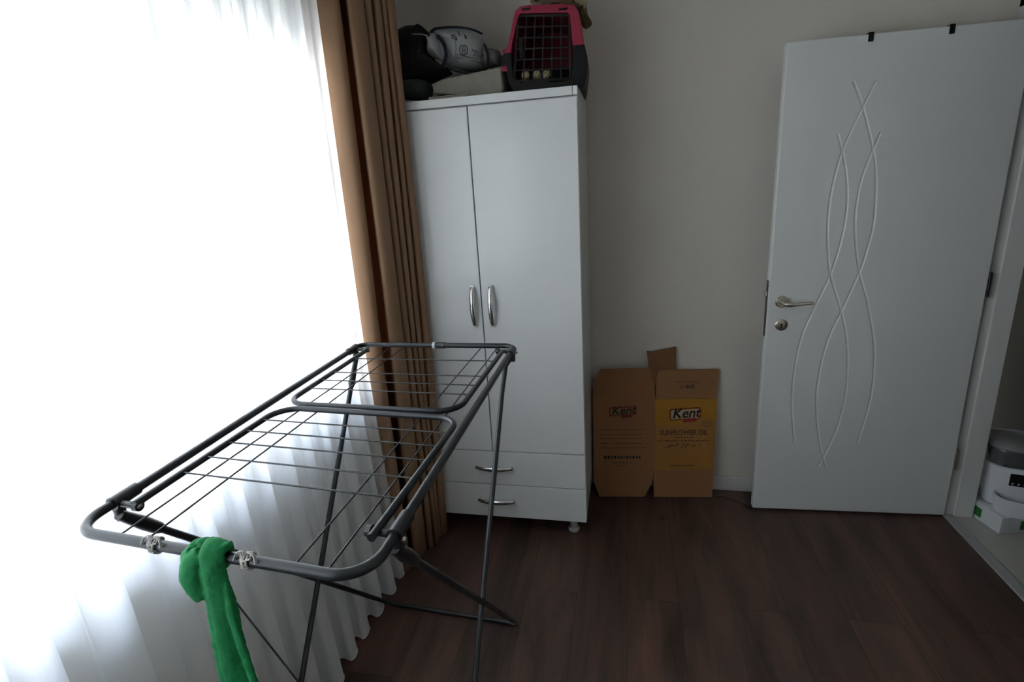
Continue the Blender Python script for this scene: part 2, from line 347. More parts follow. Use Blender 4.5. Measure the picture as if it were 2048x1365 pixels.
for c in cutters:
    md = leaf.modifiers.new('cut', 'BOOLEAN'); md.operation = 'DIFFERENCE'; md.object = c; md.solver = 'EXACT'
bpy.context.view_layer.update()
dg = bpy.context.evaluated_depsgraph_get(); nm = bpy.data.meshes.new_from_object(leaf.evaluated_get(dg)); leaf.modifiers.clear(); leaf.data = nm
for c in cutters: bpy.data.objects.remove(c)
# lever handle
def rose(mb, u, z, r, prof): 
    for r0, v0, r1, v1 in prof: mb.sweep([dlocal(u, v0, z), dlocal(u, v1, z)], [r0, r1], n=28)
hd = thing('door_handle', None, None); hd.parent = door; hd.matrix_parent_inverse = Matrix.Identity(4); del_ = None
hd.location = dlocal(.0542, 0, 1.0148)-D1
oh = dlocal(.0542, 0, 1.0148)
b = MB(oh); rose(b, .0542, 1.0148, 0, [(.026, 0, .026, -.004), (.026, -.004, .021, -.010), (.0165, -.010, .0165, -.013)]); b.build('rose', M['nickel'], hd, smooth=True)
b = MB(oh); P = [dlocal(.0542, -.008, 1.0148), dlocal(.0542, -.040, 1.0148), dlocal(.062, -.052, 1.0135), dlocal(.085, -.058, 1.013), (dlocal(.12, -.058, 1.0165)), dlocal(.160, -.055, 1.018)]
b.sweep(catmull(P, 6), [.009]*6+[.0095]*6+[.009]*6+[.0075]*6+[.006]*6+[.0055], [.009]*6+[.0085]*6+[.0075]*6+[.006]*6+[.005]*6+[.005], n=14); b.build('lever', M['nickel'], hd, smooth=True)
b = MB(D1); rose(b, .0597, .9138, 0, [(.025, 0, .025, -.004), (.025, -.004, .020, -.008)]); rs = b.build('keyhole_rose', M['nickel'], door, smooth=True)
b = MB(D1); b.sweep([dlocal(.0597, -.0075, .917), dlocal(.0597, -.0086, .917)], .0042, n=14); b.box(.0597-.0024, .0597+.0024, -.0086, -.0075, .903, .918, MD); b.build('keyhole', M['black'], rs)
b = MB(D1).box(-.0015, .001, .008, .030, .86, 1.105, MD); fp = b.build('lock_plate', M['dark_metal'], door, bevel=.0005)
MB(D1).box(-.011, 0, .012, .026, 1.035, 1.06, MD).build('latch', M['chrome'], door, bevel=.003)
for z in (.29, 1.065, 1.84): MB(D1).box(DW-.001, DW+.008, -.004, .014, z-.05, z+.05, MD).build('hinge', M['nickel'] if z < 1 else M['dark_metal'], door, bevel=.002)
hk = None
for i, (u, lab) in enumerate(((.287, 'small black over-door hook on the door top, nearer the wardrobe'), (.552, 'small black over-door hook on the door top, nearer the hinges'))):
    o = bpy.data.objects.new('over_door_hook', hk.data) if hk else None
    if o is None:
        b = MB(dlocal(.287, 0, 2.012)); u0 = .287
        b.box(u0-.009, u0+.009, -.0035, -.0005, 1.985, 2.017, MD).box(u0-.009, u0+.009, -.0035, .044, 2.0135, 2.0165, MD).box(u0-.009, u0+.009, .0395, .0425, 1.96, 2.016, MD)
        b.box(u0-.007, u0+.007, .0425, .060, 1.96, 1.964, MD).box(u0-.007, u0+.007, .057, .060, 1.96, 1.985, MD)
        o = hk = b.build('over_door_hook', M['black'], None, bevel=.0012)
    else:
        C.objects.link(o); md = o.modifiers.new('b', 'BEVEL'); md.width = .0012; md.segments = 3
    o.location = dlocal(u, 0, 2.012); tag(o, lab, 'hook', 'over-door hooks')

# ------------------------------------------------------------------ wardrobe
WX, WYF, HW, WD = -.1764, 2.09, .4113, .45
ward = thing('wardrobe', 'tall glossy white two-door wardrobe with two drawers beside the tan curtain', 'wardrobe', (WX-HW, WYF+.2, 0))
ow = (WX-HW, WYF+.2, 0); XW0 = WX-2*HW; ys = WYF+.019
b = MB(ow); t = .018
b.box(XW0, XW0+t, ys, WYF+WD, .0853, 1.85).box(WX-t, WX, ys, WYF+WD, .0853, 1.85).box(XW0, WX, ys, WYF+WD, .0853, .1033).box(XW0+t, WX-t, WYF+WD-.006, WYF+WD, .0853, 1.85).box(XW0+t, WX-t, ys, WYF+WD, .412, .43)
b.build('body', M['lac'], ward, bevel=.001)
b = MB(ow); b.box(XW0-.0, WX-.017, WYF-.004, WYF+WD, 1.8525, 1.8825).box(WX-.0155, WX+.001, WYF-.004, WYF+WD, 1.8525, 1.8825).box(XW0, WX, ys-.001, WYF+WD, 1.8500, 1.853); b.build('top_panel', M['lac'], ward, bevel=.0015)
def handle(mb, a, bb, out=.020):
    a, bb = Vector(a), Vector(bb); d = bb-a; n = Vector((0, -1, 0)); P = []; R1 = []; R2 = []
    for k in range(17):
        t_ = k/16; s_ = math.sin(math.pi*t_); P.append(a+d*t_+n*(.006+out*s_**.45)); R1.append(.004+.0035*s_); R2.append(.0075+.0035*s_)
    mb.sweep(P, R1, R2, n=14, up=(0, -1, 0))
    for p in (a+d*.02, bb-d*.02): mb.cyl(p+Vector((0, .0, 0)), p+n*.012, .0075, 14)
for x0, x1, hx in ((XW0+.001, WX-HW-.0020, -.621), (WX-HW+.0020, WX-.001, -.5445)):
    dr = MB(ow).box(x0, x1, WYF, WYF+.018, .4212, 1.8480).build('door', M['lac'], ward, bevel=.0025)
    b = MB(ow); handle(b, (hx, WYF, 1.168), (hx, WYF, 1.002)); b.build('handle', M['chrome'], dr, smooth=True)
for z0, z1, hz in ((.2532, .4178, .342), (.0853, .2498, .174)):
    dr = MB(ow).box(XW0+.001, WX-.001, WYF, WYF+.018, z0, z1).build('drawer', M['lac'], ward, bevel=.0025)
    b = MB(ow); handle(b, (-.668, WYF, hz), (-.502, WYF, hz)); b.build('handle', M['chrome'], dr, smooth=True)
for x in (XW0+.06, WX-.065):
    for y in (WYF+.063, WYF+WD-.06):
        MB(ow).lathe([(.024, 0), (.026, .004), (.026, .012), (.018, .018), (.018, .0853)], x, y, 24).build('leg', M['silver'], ward, smooth=True)

# ------------------------------------------------------------------ curtains
def sheer():
    rows = [0, .012, .1, .3, .55, .8, 1.0, 1.2, 1.5, 1.8, 2.1, 2.35, 2.62]; cols = []
    P = []; th = 0; y = -1.25
    K = 26
    folds = []
    while y < 1.74:
        per = .105+.012*math.sin(len(folds)*2.1) if y > .75 else .17+.05*math.sin(len(folds)*1.7)
        folds.append((y, per, .029+.006*math.sin(len(folds)*1.31+.4))); y += per
    path = []
    for (y0, per, A) in folds:
        for k in range(K):
            a = 2*math.pi*k/K; path.append((A*math.sin(a+.5), y0+per*k/K-.14*per*math.sin(2*a+.6), A))
    v = []; 
    for z in rows:
        zz = min(1, z/1.0); xc = -.952-.036*(zz**.8); g = 1.12-.42*min(z/1.6, 1)
        for i, (dx, yy, A) in enumerate(path):
            drift = .012*math.sin(yy*3.1+z*.9)*(z/2.6)
            sq = g
            v.append((xc+dx*sq, yy+drift, z+.008))
    n = len(path); f = []
    for r in range(len(rows)-1):
        for i in range(n-1): f.append((r*n+i, r*n+i+1, (r+1)*n+i+1, (r+1)*n+i))
    return v, f, n
v, f, n = sheer()
cur = thing('sheer_curtain', 'floor-length white sheer curtain in vertical folds across the window', 'curtain', (-.98, .3, 0))
b = MB((-.98, .3, 0)); b.add(v, f); o = b.build('voile', M['sheer'], cur, smooth=True)
me = o.data
b = MB((-.98, .3, 0)); b.sweep([Vector(p)+Vector((0, 0, .001)) for p in v[:n]], .0014, .0014, n=6, caps=True); b.build('hem', M['hem'], cur, smooth=True)
# tan curtain
path = [(-1.03, 1.80), (-.985, 1.785), (-.94, 1.775), (-.912, 1.785), (-.915, 1.82), (-.965, 1.90), (-1.0, 1.965), (-.965, 1.95), (-.915, 1.87), (-.888, 1.832), (-.872, 1.845), (-.866, 1.88), (-.872, 1.915), (-.905, 1.955), (-.895, 1.955), (-.872, 1.925), (-.860, 1.925), (-.857, 1.945), (-.885, 1.985), (-.87, 1.975), (-.850, 1.96), (-.845, 1.985), (-.87, 2.015), (-.86, 2.015), (-.842, 1.998), (-.838, 2.02), (-.86, 2.045), (-.845, 2.04), (-.826, 2.028), (-.817, 2.05), (-.83, 2.07), (-.93, 2.072), (-1.0, 2.07), (-1.06, 2.06)]
pp = catmull([(x, y, 0) for x, y in path], 5)
rows = [0, .25, .5, .8, 1.1, 1.4, 1.7, 2.0, 2.3, 2.62]; v = []
for r, z in enumerate(rows):
    for i, p in enumerate(pp):
        u = i/len(pp); fl = (1-min(z/1.4, 1))
        dx = -.012*fl*(1 if u > .8 else .3) + .006*math.sin(z*2.3+u*14)*(.4+.6*fl)
        dy = -.03*fl*max(0, 1-u*3.2)+.004*math.sin(z*3+u*20)
        v.append((p.x+dx, min(p.y+dy, 2.078), z+.010))
n = len(pp); f = [(r*n+i, r*n+i+1, (r+1)*n+i+1, (r+1)*n+i) for r in range(len(rows)-1) for i in range(n-1)]
o = MB((-.93, 1.93, 0)).add(v, f).build('tan_curtain', M['tan'], None, smooth=True, solid=.003)
o.location = (-.93, 1.93, 0); tag(o, 'tan brown heavy curtain gathered in folds between sheer curtain and wardrobe', 'curtain')
# track
b = MB((-1.0, .4, 2.64)).box(-1.06, -.85, -1.3, 2.08, 2.632, 2.65); o = b.build('curtain_track', M['trim'], None, bevel=.003); o.location = (-1.0, .4, 2.64); tag(o, 'white ceiling curtain track above the curtains', 'curtain track')

# ------------------------------------------------------------------ drying rack
H = 1.03
NL, NR, FR, FL = [Vector((x, y, H)) for x, y in ((-.9206, .6108), (-.3558, .5664), (-.3735, 1.7001), (-.9487, 1.7128))]
def R(u, v, dz=0): return (NL*(1-u)*(1-v)+NR*u*(1-v)+FR*u*v+FL*(1-u)*v)+Vector((0, 0, dz))
rack = thing('drying_rack', 'dark grey folding clothes drying rack with crossed legs in front of the window', 'drying rack', (-.65, 1.15, 0))
orr = Vector((-.65, 1.15, 0)); RB = lambda: MB(orr)
tr = .0088
near = fillet([R(0, .10), R(0, 0), R(1, 0), R(1, .11)], [0, .06, .085, 0], 10)
RB().sweep(near, tr, n=16).build('end_tube', M['rack'], rack, smooth=True)
far = fillet([R(0, .93), R(0, 1), R(1, 1), R(1, .93)], [0, .075, .06, 0], 10)
fe = RB().sweep(far, tr, n=16).build('end_tube', M['rack'], rack, smooth=True)
RB().sweep([R(0, .09), R(0, .94)], tr+.0002, n=16).build('side_rail', M['rack'], rack, smooth=True)
RB().sweep([R(1, .10), R(1, .94)], tr+.0002, n=16).build('side_rail', M['rack'], rack, smooth=True)
b = RB().sweep([R(.51, 1), R(.565, 1)], .0115, n=16); b.build('sleeve', M['joint'], fe, smooth=True)
RB().sweep([R(.488, 1), R(.503, 1)], [.012, .0105], n=16).build('ring', M['whiteplastic'], fe, smooth=True)
def wing(v0, v1, flip):
    if not flip: P = [R(.085, v0), R(.10, v1), R(.965, v1-.005), R(.94, v0)]
    else: P = [R(.105, v1), R(.09, v0), R(.935, v0), R(.95, v1)]
    P = [p+Vector((0, 0, .002)) for p in P]
    rr = [0, .06, .06, 0]
    w_ = RB().sweep(fillet(P, rr, 10), .0072, n=14).build('wing_frame', M['rack'], rack, smooth=True)
    return w_
wa = wing(.075, .478, False); wb = wing(.502, .935, True)
for v0 in (.176, .236, .296, .350, .406):
    k = (v0-.075)/.4
    RB().sweep([R(.085+.015*k, v0, .004), R(.94+.022*k, v0-.005, .004)], .0018, n=8).build('rod', M['wire'], wa, smooth=True)
for v0 in (.843, .721, .658, .598):
    k = (v0-.502)/.43
    RB().sweep([R(.092+.012*k, v0, .004), R(.935+.015*k, v0+.001, .004)], .0018, n=8).build('rod', M['wire'], wb, smooth=True)
for u0, u1 in ((.165, .218), (.268, .305), (.776, .799), (.876, .897)):
    RB().sweep([R(u0, .006, -.004), R(u1, .994, -.004)], .0018, n=8).build('rod', M['wire'], rack, smooth=True)
# corner clamps with hinge blocks and bolts
def clamp(u, v, s, vd):
    P0, P1 = R(u, v-.022*vd), R(u, v+.028*vd)
    cl = RB().sweep([P0, P1], [.0135, .0125], n=18).build('clamp', M['joint'], rack, smooth=True)
    ax = (R(1, v)-R(0, v)).normalized()*s                     # towards the middle
    q = R(u, v-.012*vd, -.004)
    b = RB().sweep([q, q+ax*.046], .0065, n=12)
    b.sweep([q+Vector((0, 0, .004)), q+Vector((0, 0, -.034))], [.012, .009], n=14)
    b.build('hinge_block', M['joint'], cl, smooth=True)
    e_ = q+ax*.048
    b = RB().sweep([e_-ax*.004, e_+ax*.006], [.0105, .0095], n=16); b.build('pivot_cap', M['joint'], cl, smooth=True)
    qb = q-ax*.012+Vector((0, -.004*vd, -.004))
    b = RB().sweep([qb, qb-ax*.006], [.0055, .004], n=12); RB().sweep([e_+ax*.006, e_+ax*.0085], [.006, .003], n=12).build('bolt', M['steel'], cl, smooth=True); b.build('bolt', M['steel'], cl, smooth=True)
    return q
qNL = clamp(0, .092, 1, 1); qNR = clamp(1, .108, -1, 1); qFL = clamp(0, .945, 1, -1); qFR = clamp(1, .945, -1, -1)
# near-hinged leg frame resting at the far side
z0 = .0095
def legpath(pts): return pts
LnL = qNL+Vector((.006, .0, -.028)); LnR = qNR+Vector((-.004, .0, -.028))
FNL, FNR = Vector((-.908, 1.585, z0)), Vector((-.398, 1.556, z0))
P = fillet([LnL, FNL, FNR+Vector((-.012, 0, 0))], [0, .035, 0], 8)
k = next(i for i, p in enumerate(P) if p.z < .012)
RB().sweep(P[:k+1], .0078, n=14).build('leg', M['rack'], rack, smooth=True)
cb = RB().sweep(P[k:], .0074, n=14).build('foot_bar', M['rack'], rack, smooth=True)
RB().sweep([FNL.lerp(FNR, .42), FNL.lerp(FNR, .54)], .0092, n=14).build('sleeve', M['joint'], cb, smooth=True)
RB().sweep([LnR, FNR+Vector((0, .0, .004))], .0078, n=14).build('leg', M['rack'], rack, smooth=True)
for q, a in ((LnR, FNR), (LnL, FNL)):
    d = (a-q).normalized(); RB().sweep([q-d*.012, q+d*.05, q+d*.085, q+d*.10], [.010, .0135, .0125, .0085], n=14).build('leg_socket', M['joint'], rack, smooth=True)
d = (LnR-FNR).normalized()
RB().sweep([FNR-Vector((.045, -.003, 0)), FNR+Vector((.002, 0, 0))], .0095, n=14).sweep([FNR+Vector((0, 0, .0)), FNR+d*.05], .0095, n=14).build('foot_cap', M['joint'], rack, smooth=True)
# far-hinged leg frame resting at the near side
LfR = qFR+Vector((-.003, 0, -.02)); LfL = qFL+Vector((.004, 0, -.02))
KR = Vector((-.388, 1.578, .972)); BR_ = Vector((-.384, .768, z0)); BL_ = Vector((-.854, .768, z0)); KL = Vector((-.928, 1.66, .945))
P = fillet([LfR, KR+Vector((0, .035, .018)), KR.lerp(BR_, .05), BR_, BL_], [0, .03, .05, .035, 0], 6)
k = next(i for i, p in enumerate(P) if p.z < .012)
RB().sweep(P[:k+1], .0078, n=14).build('leg', M['rack'], rack, smooth=True)
P2 = fillet([P[k], BL_, LfL], [0, .035, 0], 8); k2 = next(i for i, p in enumerate(P2) if i > 1 and p.z > .012)
RB().sweep(P2[:k2], .0078, n=14).build('foot_bar', M['rack'], rack, smooth=True)
RB().sweep(P2[k2-1:], .0078, n=14).build('leg', M['rack'], rack, smooth=True)
d = (BL_-LfL).normalized(); RB().sweep([LfL-d*.01, LfL+d*.06, LfL+d*.11, LfL+d*.125], [.009, .0095, .0125, .008], n=14).build('leg_socket', M['joint'], rack, smooth=True)
pv = LnR.lerp(FNR, .735); RB().sweep([pv+Vector((-.004, 0, 0)), pv+Vector((.012, 0, 0))], .007, n=12).build('pivot_bolt', M['joint'], rack, smooth=True)
RB().sweep(fillet([Vector((-.915, .845, .81)), Vector((-.90, .872, .665)), BR_+Vector((0, .012, .01))], [0, .03, 0], 6), .0022, n=8).build('brace_rod', M['wire'], rack, smooth=True)

# ------------------------------------------------------------------ white thread ties and green cloth
def thread_tie(u, lab, seed):
    rnd = random.Random(seed); c0 = R(u, 0); ax = (R(1, 0)-R(0, 0)).normalized(); b = MB(c0); Y = ax.cross(Vector((0, 0, 1)))
    P = []
    for i in range(70):
        a = i*.5; P.append(c0+ax*(-.008+.016*((i*7) % 70)/70+.003*math.sin(a*.7)) + (Vector((0, 0, 1))*math.cos(a)+Y*math.sin(a))*(.0112+.0014*rnd.random()))
    b.sweep(P, .0017, n=6)
    for s_ in (-1, 1):
        p = c0+Vector((0, 0, .011)); b.sweep(catmull([p, p+ax*.006*s_+Vector((0, -.004, .008)), p+ax*.016*s_+Vector((0, -.006, .004)), p+ax*.020*s_+Vector((0, -.01, -.006))], 5), .0014, .0024, n=6)
    o = b.build('thread_tie', M['thread'], None, smooth=True); o.location = c0; return tag(o, lab, 'thread tie', 'white thread ties on the rack end')
thread_tie(.332, 'frayed white thread tied on the rack bar left of the green cloth', 1)
thread_tie(.650, 'frayed white thread tied on the rack bar right of the green cloth', 2)
def green_cloth():
    c0 = R(.52, 0); ax = (R(1, 0)-R(0, 0)).normalized(); Z = Vector((0, 0, 1)); F = Vector((-ax.y, ax.x, 0))*-1   # F points to the camera side
    b = MB(c0)
    def Q(a, f_, z): return c0+ax*a+F*f_+Z*z
    def loop(a0, a1, r0, wid, ph=0, tw=0):
        P = []; 
        for k in range(21):
            t = k/20; an = ph+2*math.pi*t; P.append(Q(a0+(a1-a0)*t+tw*math.sin(an), math.cos(an)*r0, math.sin(an)*r0*1.1))
        b.sweep(P, [.005+.0015*math.sin(k*1.1) for k in range(21)], wid, n=12, up=tuple(F))
    loop(-.026, -.012, .0135, .010, .3, .004); loop(-.006, .010, .0145, .011, 1.2, -.004); loop(.016, .032, .0135, .010, .2, .003); loop(-.016, .026, .0165, .008, 2.0, .012)
    top = catmull([Q(.014, -.012, -.010), Q(.016, -.013, .010), Q(.018, -.002, .023), Q(.021, .014, .017), Q(.023, .019, -.010), Q(.024, .020, -.04), Q(.026, .020, -.075), Q(.022, .020, -.15), Q(.024, .020, -.23), Q(.034, .020, -.34), Q(.046, .020, -.47)], 5)
    n_ = len(top); ra = []; rb = []
    for i in range(n_):
        t = i/(n_-1); ra.append(.0045+.004*min(1, t*2)); rb.append(.016+.014*max(0, t-.35)*1.5+.002*math.sin(t*7))
    b.sweep(top, ra, rb, n=16, up=tuple(F))
    st = catmull([Q(.004, .016, .010), Q(.004, .021, -.02), Q(.008, .025, -.07), Q(.000, .025, -.15), Q(-.004, .024, -.25), Q(.000, .024, -.36), Q(.006, .024, -.47)], 6)
    b.sweep(st, [.0055]*len(st), [.007+.008*i/len(st) for i in range(len(st))], n=14, up=tuple(F))
    st = catmull([Q(.034, .014, -.02), Q(.040, .022, -.07), Q(.044, .022, -.15), Q(.056, .022, -.25), Q(.066, .022, -.36), Q(.078, .022, -.47)], 6)
    b.sweep(st, [.004]*len(st), [.006+.006*i/len(st) for i in range(len(st))], n=14, up=tuple(F))
    T = catmull([Q(.002, .014, .014), Q(-.012, .018, .000), Q(-.019, .022, -.020), Q(-.014, .024, -.044), Q(-.006, .024, -.062)], 5)
    m_ = len(T); b.sweep(T, [.006+.009*math.sin(math.pi*(.15+.75*i/m_)) for i in range(m_)], [.008+.011*math.sin(math.pi*(.1+.8*i/m_)) for i in range(m_)], n=16, up=tuple(F))
    T = catmull([Q(-.016, .016, .014), Q(-.030, .016, .004), Q(-.030, .018, -.010), Q(-.020, .020, -.022)], 5)
    b.sweep(T, .007, [.008]*len(T), n=14, up=tuple(F))
    o = b.build('green_cloth', M['green'], None, smooth=True); o.location = c0
    md = o.modifiers.new('r', 'REMESH'); md.mode = 'VOXEL'; md.voxel_size = .0018; md.use_smooth_shade = True
    md = o.modifiers.new('sm', 'SMOOTH'); md.iterations = 3; md.factor = .5
    tx = bpy.data.textures.new('cloth_creases', 'CLOUDS'); tx.noise_scale = .018
    md = o.modifiers.new('d', 'DISPLACE'); md.texture = tx; md.strength = .004; md.mid_level = .5; md.texture_coords = 'LOCAL'
    return tag(o, 'green cloth knotted over the near end bar of the drying rack, hanging down', 'cloth')
green_cloth()

# ------------------------------------------------------------------ flattened carton
BLp = Vector((-.165, 2.432, .004)); be = Vector((.9948, .1014, 0)).normalized(); bu = Vector((-.0116, .1142, .9934)).normalized(); bn = be.cross(bu)   # bn faces the room
carton = thing('cardboard_box', 'flattened brown sunflower oil carton leaning on the back wall beside the wardrobe', 'cardboard box', tuple(BLp))
def plate(name, poly, m, d0, th, parent, bevel=0): return MB(BLp).prism(poly, be, bu, BLp+bn*d0, bn*th).build(name, m, parent, bevel=bevel)
fl = plate('side_panel', [(0, .144), (.303, .144), (.306, .512), (.006, .512)], M['card'], -.004, .004, carton)
plate('top_flap', [(.0055, .5125), (.306, .5125), (.303, .579), (.282, .66), (.272, .668), (.048, .668), (.040, .66), (.008, .60)], M['card'], -.005, .004, carton)
plate('bottom_flap', [(0, .1435), (.296, .1435), (.293, .085), (.252, .001), (.026, .001), (0, .085)], M['card'], -.005, .004, carton)
fr = plate('front_panel', [(.3035, .144), (.588, .152), (.597, .511), (.3065, .511)], M['yellow2'], -.004, .0042, carton)
plate('top_flap', [(.310, .5115), (.597, .5115), (.607, .652), (.600, .657), (.333, .657), (.322, .652), (.312, .62)], M['card'], -.005, .004, carton)
plate('bottom_flap', [(.298, .1435), (.5875, .1515), (.583, .001), (.298, .001)], M['card'], -.005, .004, carton)
bk = plate('back_layer', [(.0, .08), (.02, .006), (.24, .006), (.275, .08), (.30, .10), (.31, .006), (.575, .006), (.583, .1), (.590, .60), (.40, .60), (.40, .645), (.33, .645), (.314, .60), (.311, .53), (.301, .53), (.292, .60), (.03, .60), (.0, .56)], M['card_in'], -.014, .005, carton)
plate('top_flap', [(.300, .585), (.278, .66), (.268, .751), (.291, .748), (.406, .769), (.407, .60)], M['card_in'], -.012, .004, carton)
# printing
def ink(name, polys, m, parent, d=.0003):
    b = MB(BLp)
    for p in polys: b.prism(p, be, bu, BLp+bn*d, bn*.0004)
    return b.build(name, m, parent)
band = [(.3035, .511), (.597, .511), (.5945, .40), (.56, .415), (.50, .41), (.44, .385), (.38, .375), (.304, .38)]
ink('yellow_band', [band], M['yellow'], fr)
ink('lower_band', [[(.3032, .195), (.36, .215), (.45, .222), (.55, .21), (.589, .19), (.5875, .152), (.303, .1445)]], mat('ochre_print', (.33, .145, .022), .7, noise=.05), fr)
def rrect(x0, x1, y0, y1, r, sk=0, n=4):
    P = []
    for cx, cy, a0 in ((x1-r, y1-r, 0), (x0+r, y1-r, 90), (x0+r, y0+r, 180), (x1-r, y0+r, 270)):
        for k in range(n+1): a = math.radians(a0+90*k/n); P.append((cx+r*math.cos(a)+sk*(cy-y0), cy+r*math.sin(a)+.05*(cx-x0)))
    return P
def text_on(name, s, x, z, size, m, parent, shear=0, bold=0, sx_=1, d=.0012, rot=0):
    cu = bpy.data.curves.new(name, 'FONT'); cu.body = s; cu.size = size; cu.shear = shear; cu.offset = bold; cu.extrude = .0003; cu.align_x = 'CENTER'; cu.align_y = 'CENTER'; cu.resolution_u = 3
    o = bpy.data.objects.new('t', cu); C.objects.link(o); bpy.context.view_layer.update()
    me = bpy.data.meshes.new_from_object(o.evaluated_get(bpy.context.evaluated_depsgraph_get())); bpy.data.objects.remove(o)
    cr_, sr_ = math.cos(rot), math.sin(rot)
    for v_ in me.vertices:
        a, c_ = v_.co.x*sx_, v_.co.y; q = BLp+be*(x+a*cr_-c_*sr_)+bu*(z+a*sr_+c_*cr_)+bn*(d+v_.co.z); v_.co = q-BLp
    me.update(); me.materials.clear(); return link(name, me, m, parent)
def logo(x0, x1, z0, z1, parent, hot):
    red = M['inkred'] if hot else mat('dull_red_ink', (.16, .03, .02), .75)
    fillm = M['cream'] if hot else M['card']
    a = ink('logo_border', [rrect(x0, x1, z0+.012, z1-.006, .010)], red, parent, .0003)
    ink('logo_field', [rrect(x0+.007, x1-.007, z0+.019, z1-.013, .007)], fillm, parent, .0008)
    w_ = x1-x0
    ink('logo_ribbon', [[(x0+w_*.42, z0+.018), (x0+w_*.45, z0-.002), (x0+w_*.50, z0+.004), (x0+w_*.86, z0+.008), (x0+w_*.84, z0+.024)]], red, parent, .0009)
    text_on('logo_lettering', 'Kent', (x0+x1)/2+.002, (z0+z1)/2+.009, (z1-z0)*.86, M['ink'], parent, .28, .0012 if hot else .001, 1.0*w_/.15/( (z1-z0)/.078), .0016, .05)
logo(.374, .524, .389, .467, fr, True); logo(.082, .215, .413, .479, fl, False)
text_on('lettering', 'SUNFLOWER OIL', .443, .339, .037, M['inkbrown'], fr, 0, .0009, .80)
def dashes(name, x0, x1, z, h, m, parent, seed, mn=.006, mx=.02, gap=.004):
    rnd = random.Random(seed); P = []; x_ = x0
    while x_ < x1:
        w_ = min(rnd.uniform(mn, mx), x1-x_); hh = h*rnd.uniform(.7, 1); P.append([(x_, z-hh/2), (x_+w_, z-hh/2), (x_+w_, z+hh/2), (x_, z+hh/2)]); x_ += w_+gap
    return ink(name, P, m, parent)
dashes('small_print', .398, .490, .314, .005, M['inkbrown'], fr, 3); dashes('small_print', .316, .565, .297, .007, M['inkbrown'], fr, 4)
def strokes(name, L, w_, m, parent):
    b = MB(BLp)
    for l in L: b.sweep([BLp+be*x_+bu*z_+bn*.0006 for x_, z_ in l], .0005, w_, n=6, up=tuple(bn))
    return b.build(name, m, parent)
def arc(cx, cz, rx, rz, a0, a1, n=8): return [(cx+rx*math.cos(math.radians(a0+(a1-a0)*k/n)), cz+rz*math.sin(math.radians(a0+(a1-a0)*k/n))) for k in range(n+1)]
strokes('arabic_lettering', [
  arc(.512, .276, .008, .010, 60, -80), [(.500, .281), (.499, .272), (.490, .271), (.489, .277)], arc(.484, .274, .007, .006, 0, -180), [(.4835, .283), (.4845, .283)],
  [(.466, .284), (.462, .270)], arc(.455, .274, .005, .006, 0, 300), arc(.448, .268, .006, .006, 60, -90), [(.440, .286), (.440, .272)], arc(.430, .268, .006, .006, 60, -90),
  [(.416, .287), (.416, .271)], [(.410, .287), (.409, .272), (.398, .271), (.397, .277), (.395, .271), (.392, .277), (.389, .271), (.386, .277)], arc(.378, .273, .005, .005, 0, 360), [(.376, .270), (.370, .270)], arc(.362, .268, .009, .008, 60, -170)], .0016, M['ink'], fr)
dashes('small_print', .377, .493, .168, .009, M['inkbrown'], fr, 5, .003, .010, .003)
strokes('seal', [arc(.5535, .3825, .022, .013, 0, 360, 16), [(.54, .3825), (.567, .3825)]], .0013, M['inkbrown'], fr)
tf = [c for c in carton.children if c.name.startswith('top_flap')][1]
dashes('small_print', .404, .505, .596, .004, M['inkbrown'], tf, 6, .004, .012, .003)
strokes('recycling_symbols', [[(.432, .578), (.424, .564), (.440, .564), (.432, .578)], arc(.458, .571, .008, .007, 0, 360, 10), [(.452, .566), (.464, .576)], [(.474, .564), (.474, .578), (.490, .578), (.490, .564), (.474, .564)], [(.478, .568), (.486, .574)]], .0017, M['ink'], tf)
for i, (z, x1) in enumerate(((.357, .251), (.332, .245), (.311, .240), (.286, .242), (.262, .260))): dashes('small_print', .036 if i < 4 else .032, x1, z, .0045, M['inkbrown'], fl, 10+i)
dashes('symbol_row', .053, .233, .212, .015, M['ink'], fl, 20, .005, .013, .006)
dashes('small_print', .093, .191, .184, .006, M['inkbrown'], fl, 21); dashes('small_print', .118, .165, .168, .004, M['inkbrown'], fl, 22)
# thin cable on the floor
P = catmull([(.40, 2.50, .003), (.47, 2.505, .003), (.53, 2.47, .003), (.60, 2.43, .003), (.72, 2.425, .003)], 6)
o = MB((.5, 2.48, 0)).sweep(P, .0024, n=8).build('floor_cable', M['cable'], None, smooth=True); o.location = (.5, 2.48, 0); tag(o, 'thin dark cable on the floor between carton and door', 'cable')

# ------------------------------------------------------------------ pet carrier on the wardrobe
ZT = 1.8830; YC0, YC1 = 2.165, 2.53
car = thing('pet_carrier', 'pink and black plastic pet carrier with a barred door on top of the wardrobe', 'pet carrier', (-.30, 2.34, ZT))
oc = (-.30, 2.34, ZT)
def A(px, py): p = W(px, py, YC0); return (p.x, p.z)
up_out = [A(1007, 97), A(1016, 88), A(1026, 40), A(1030, 22), A(1040, 12), A(1060, 9), A(1130, 8), A(1148, 10), A(1156, 20), A(1160, 35), A(1166, 80), A(1168, 98)]
up_in = [A(1022, 97), A(1024, 88), A(1033, 48), A(1036, 34), A(1040, 27), A(1060, 26), A(1118, 25), A(1135, 25), A(1139, 30), A(1140, 42), A(1144, 80), A(1146, 97)]
zs = (A(1007, 97)[1]+A(1168, 98)[1])/2
for l in (up_out, up_in): l[0] = (l[0][0], zs); l[-1] = (l[-1][0], zs)
cx_ = -.30
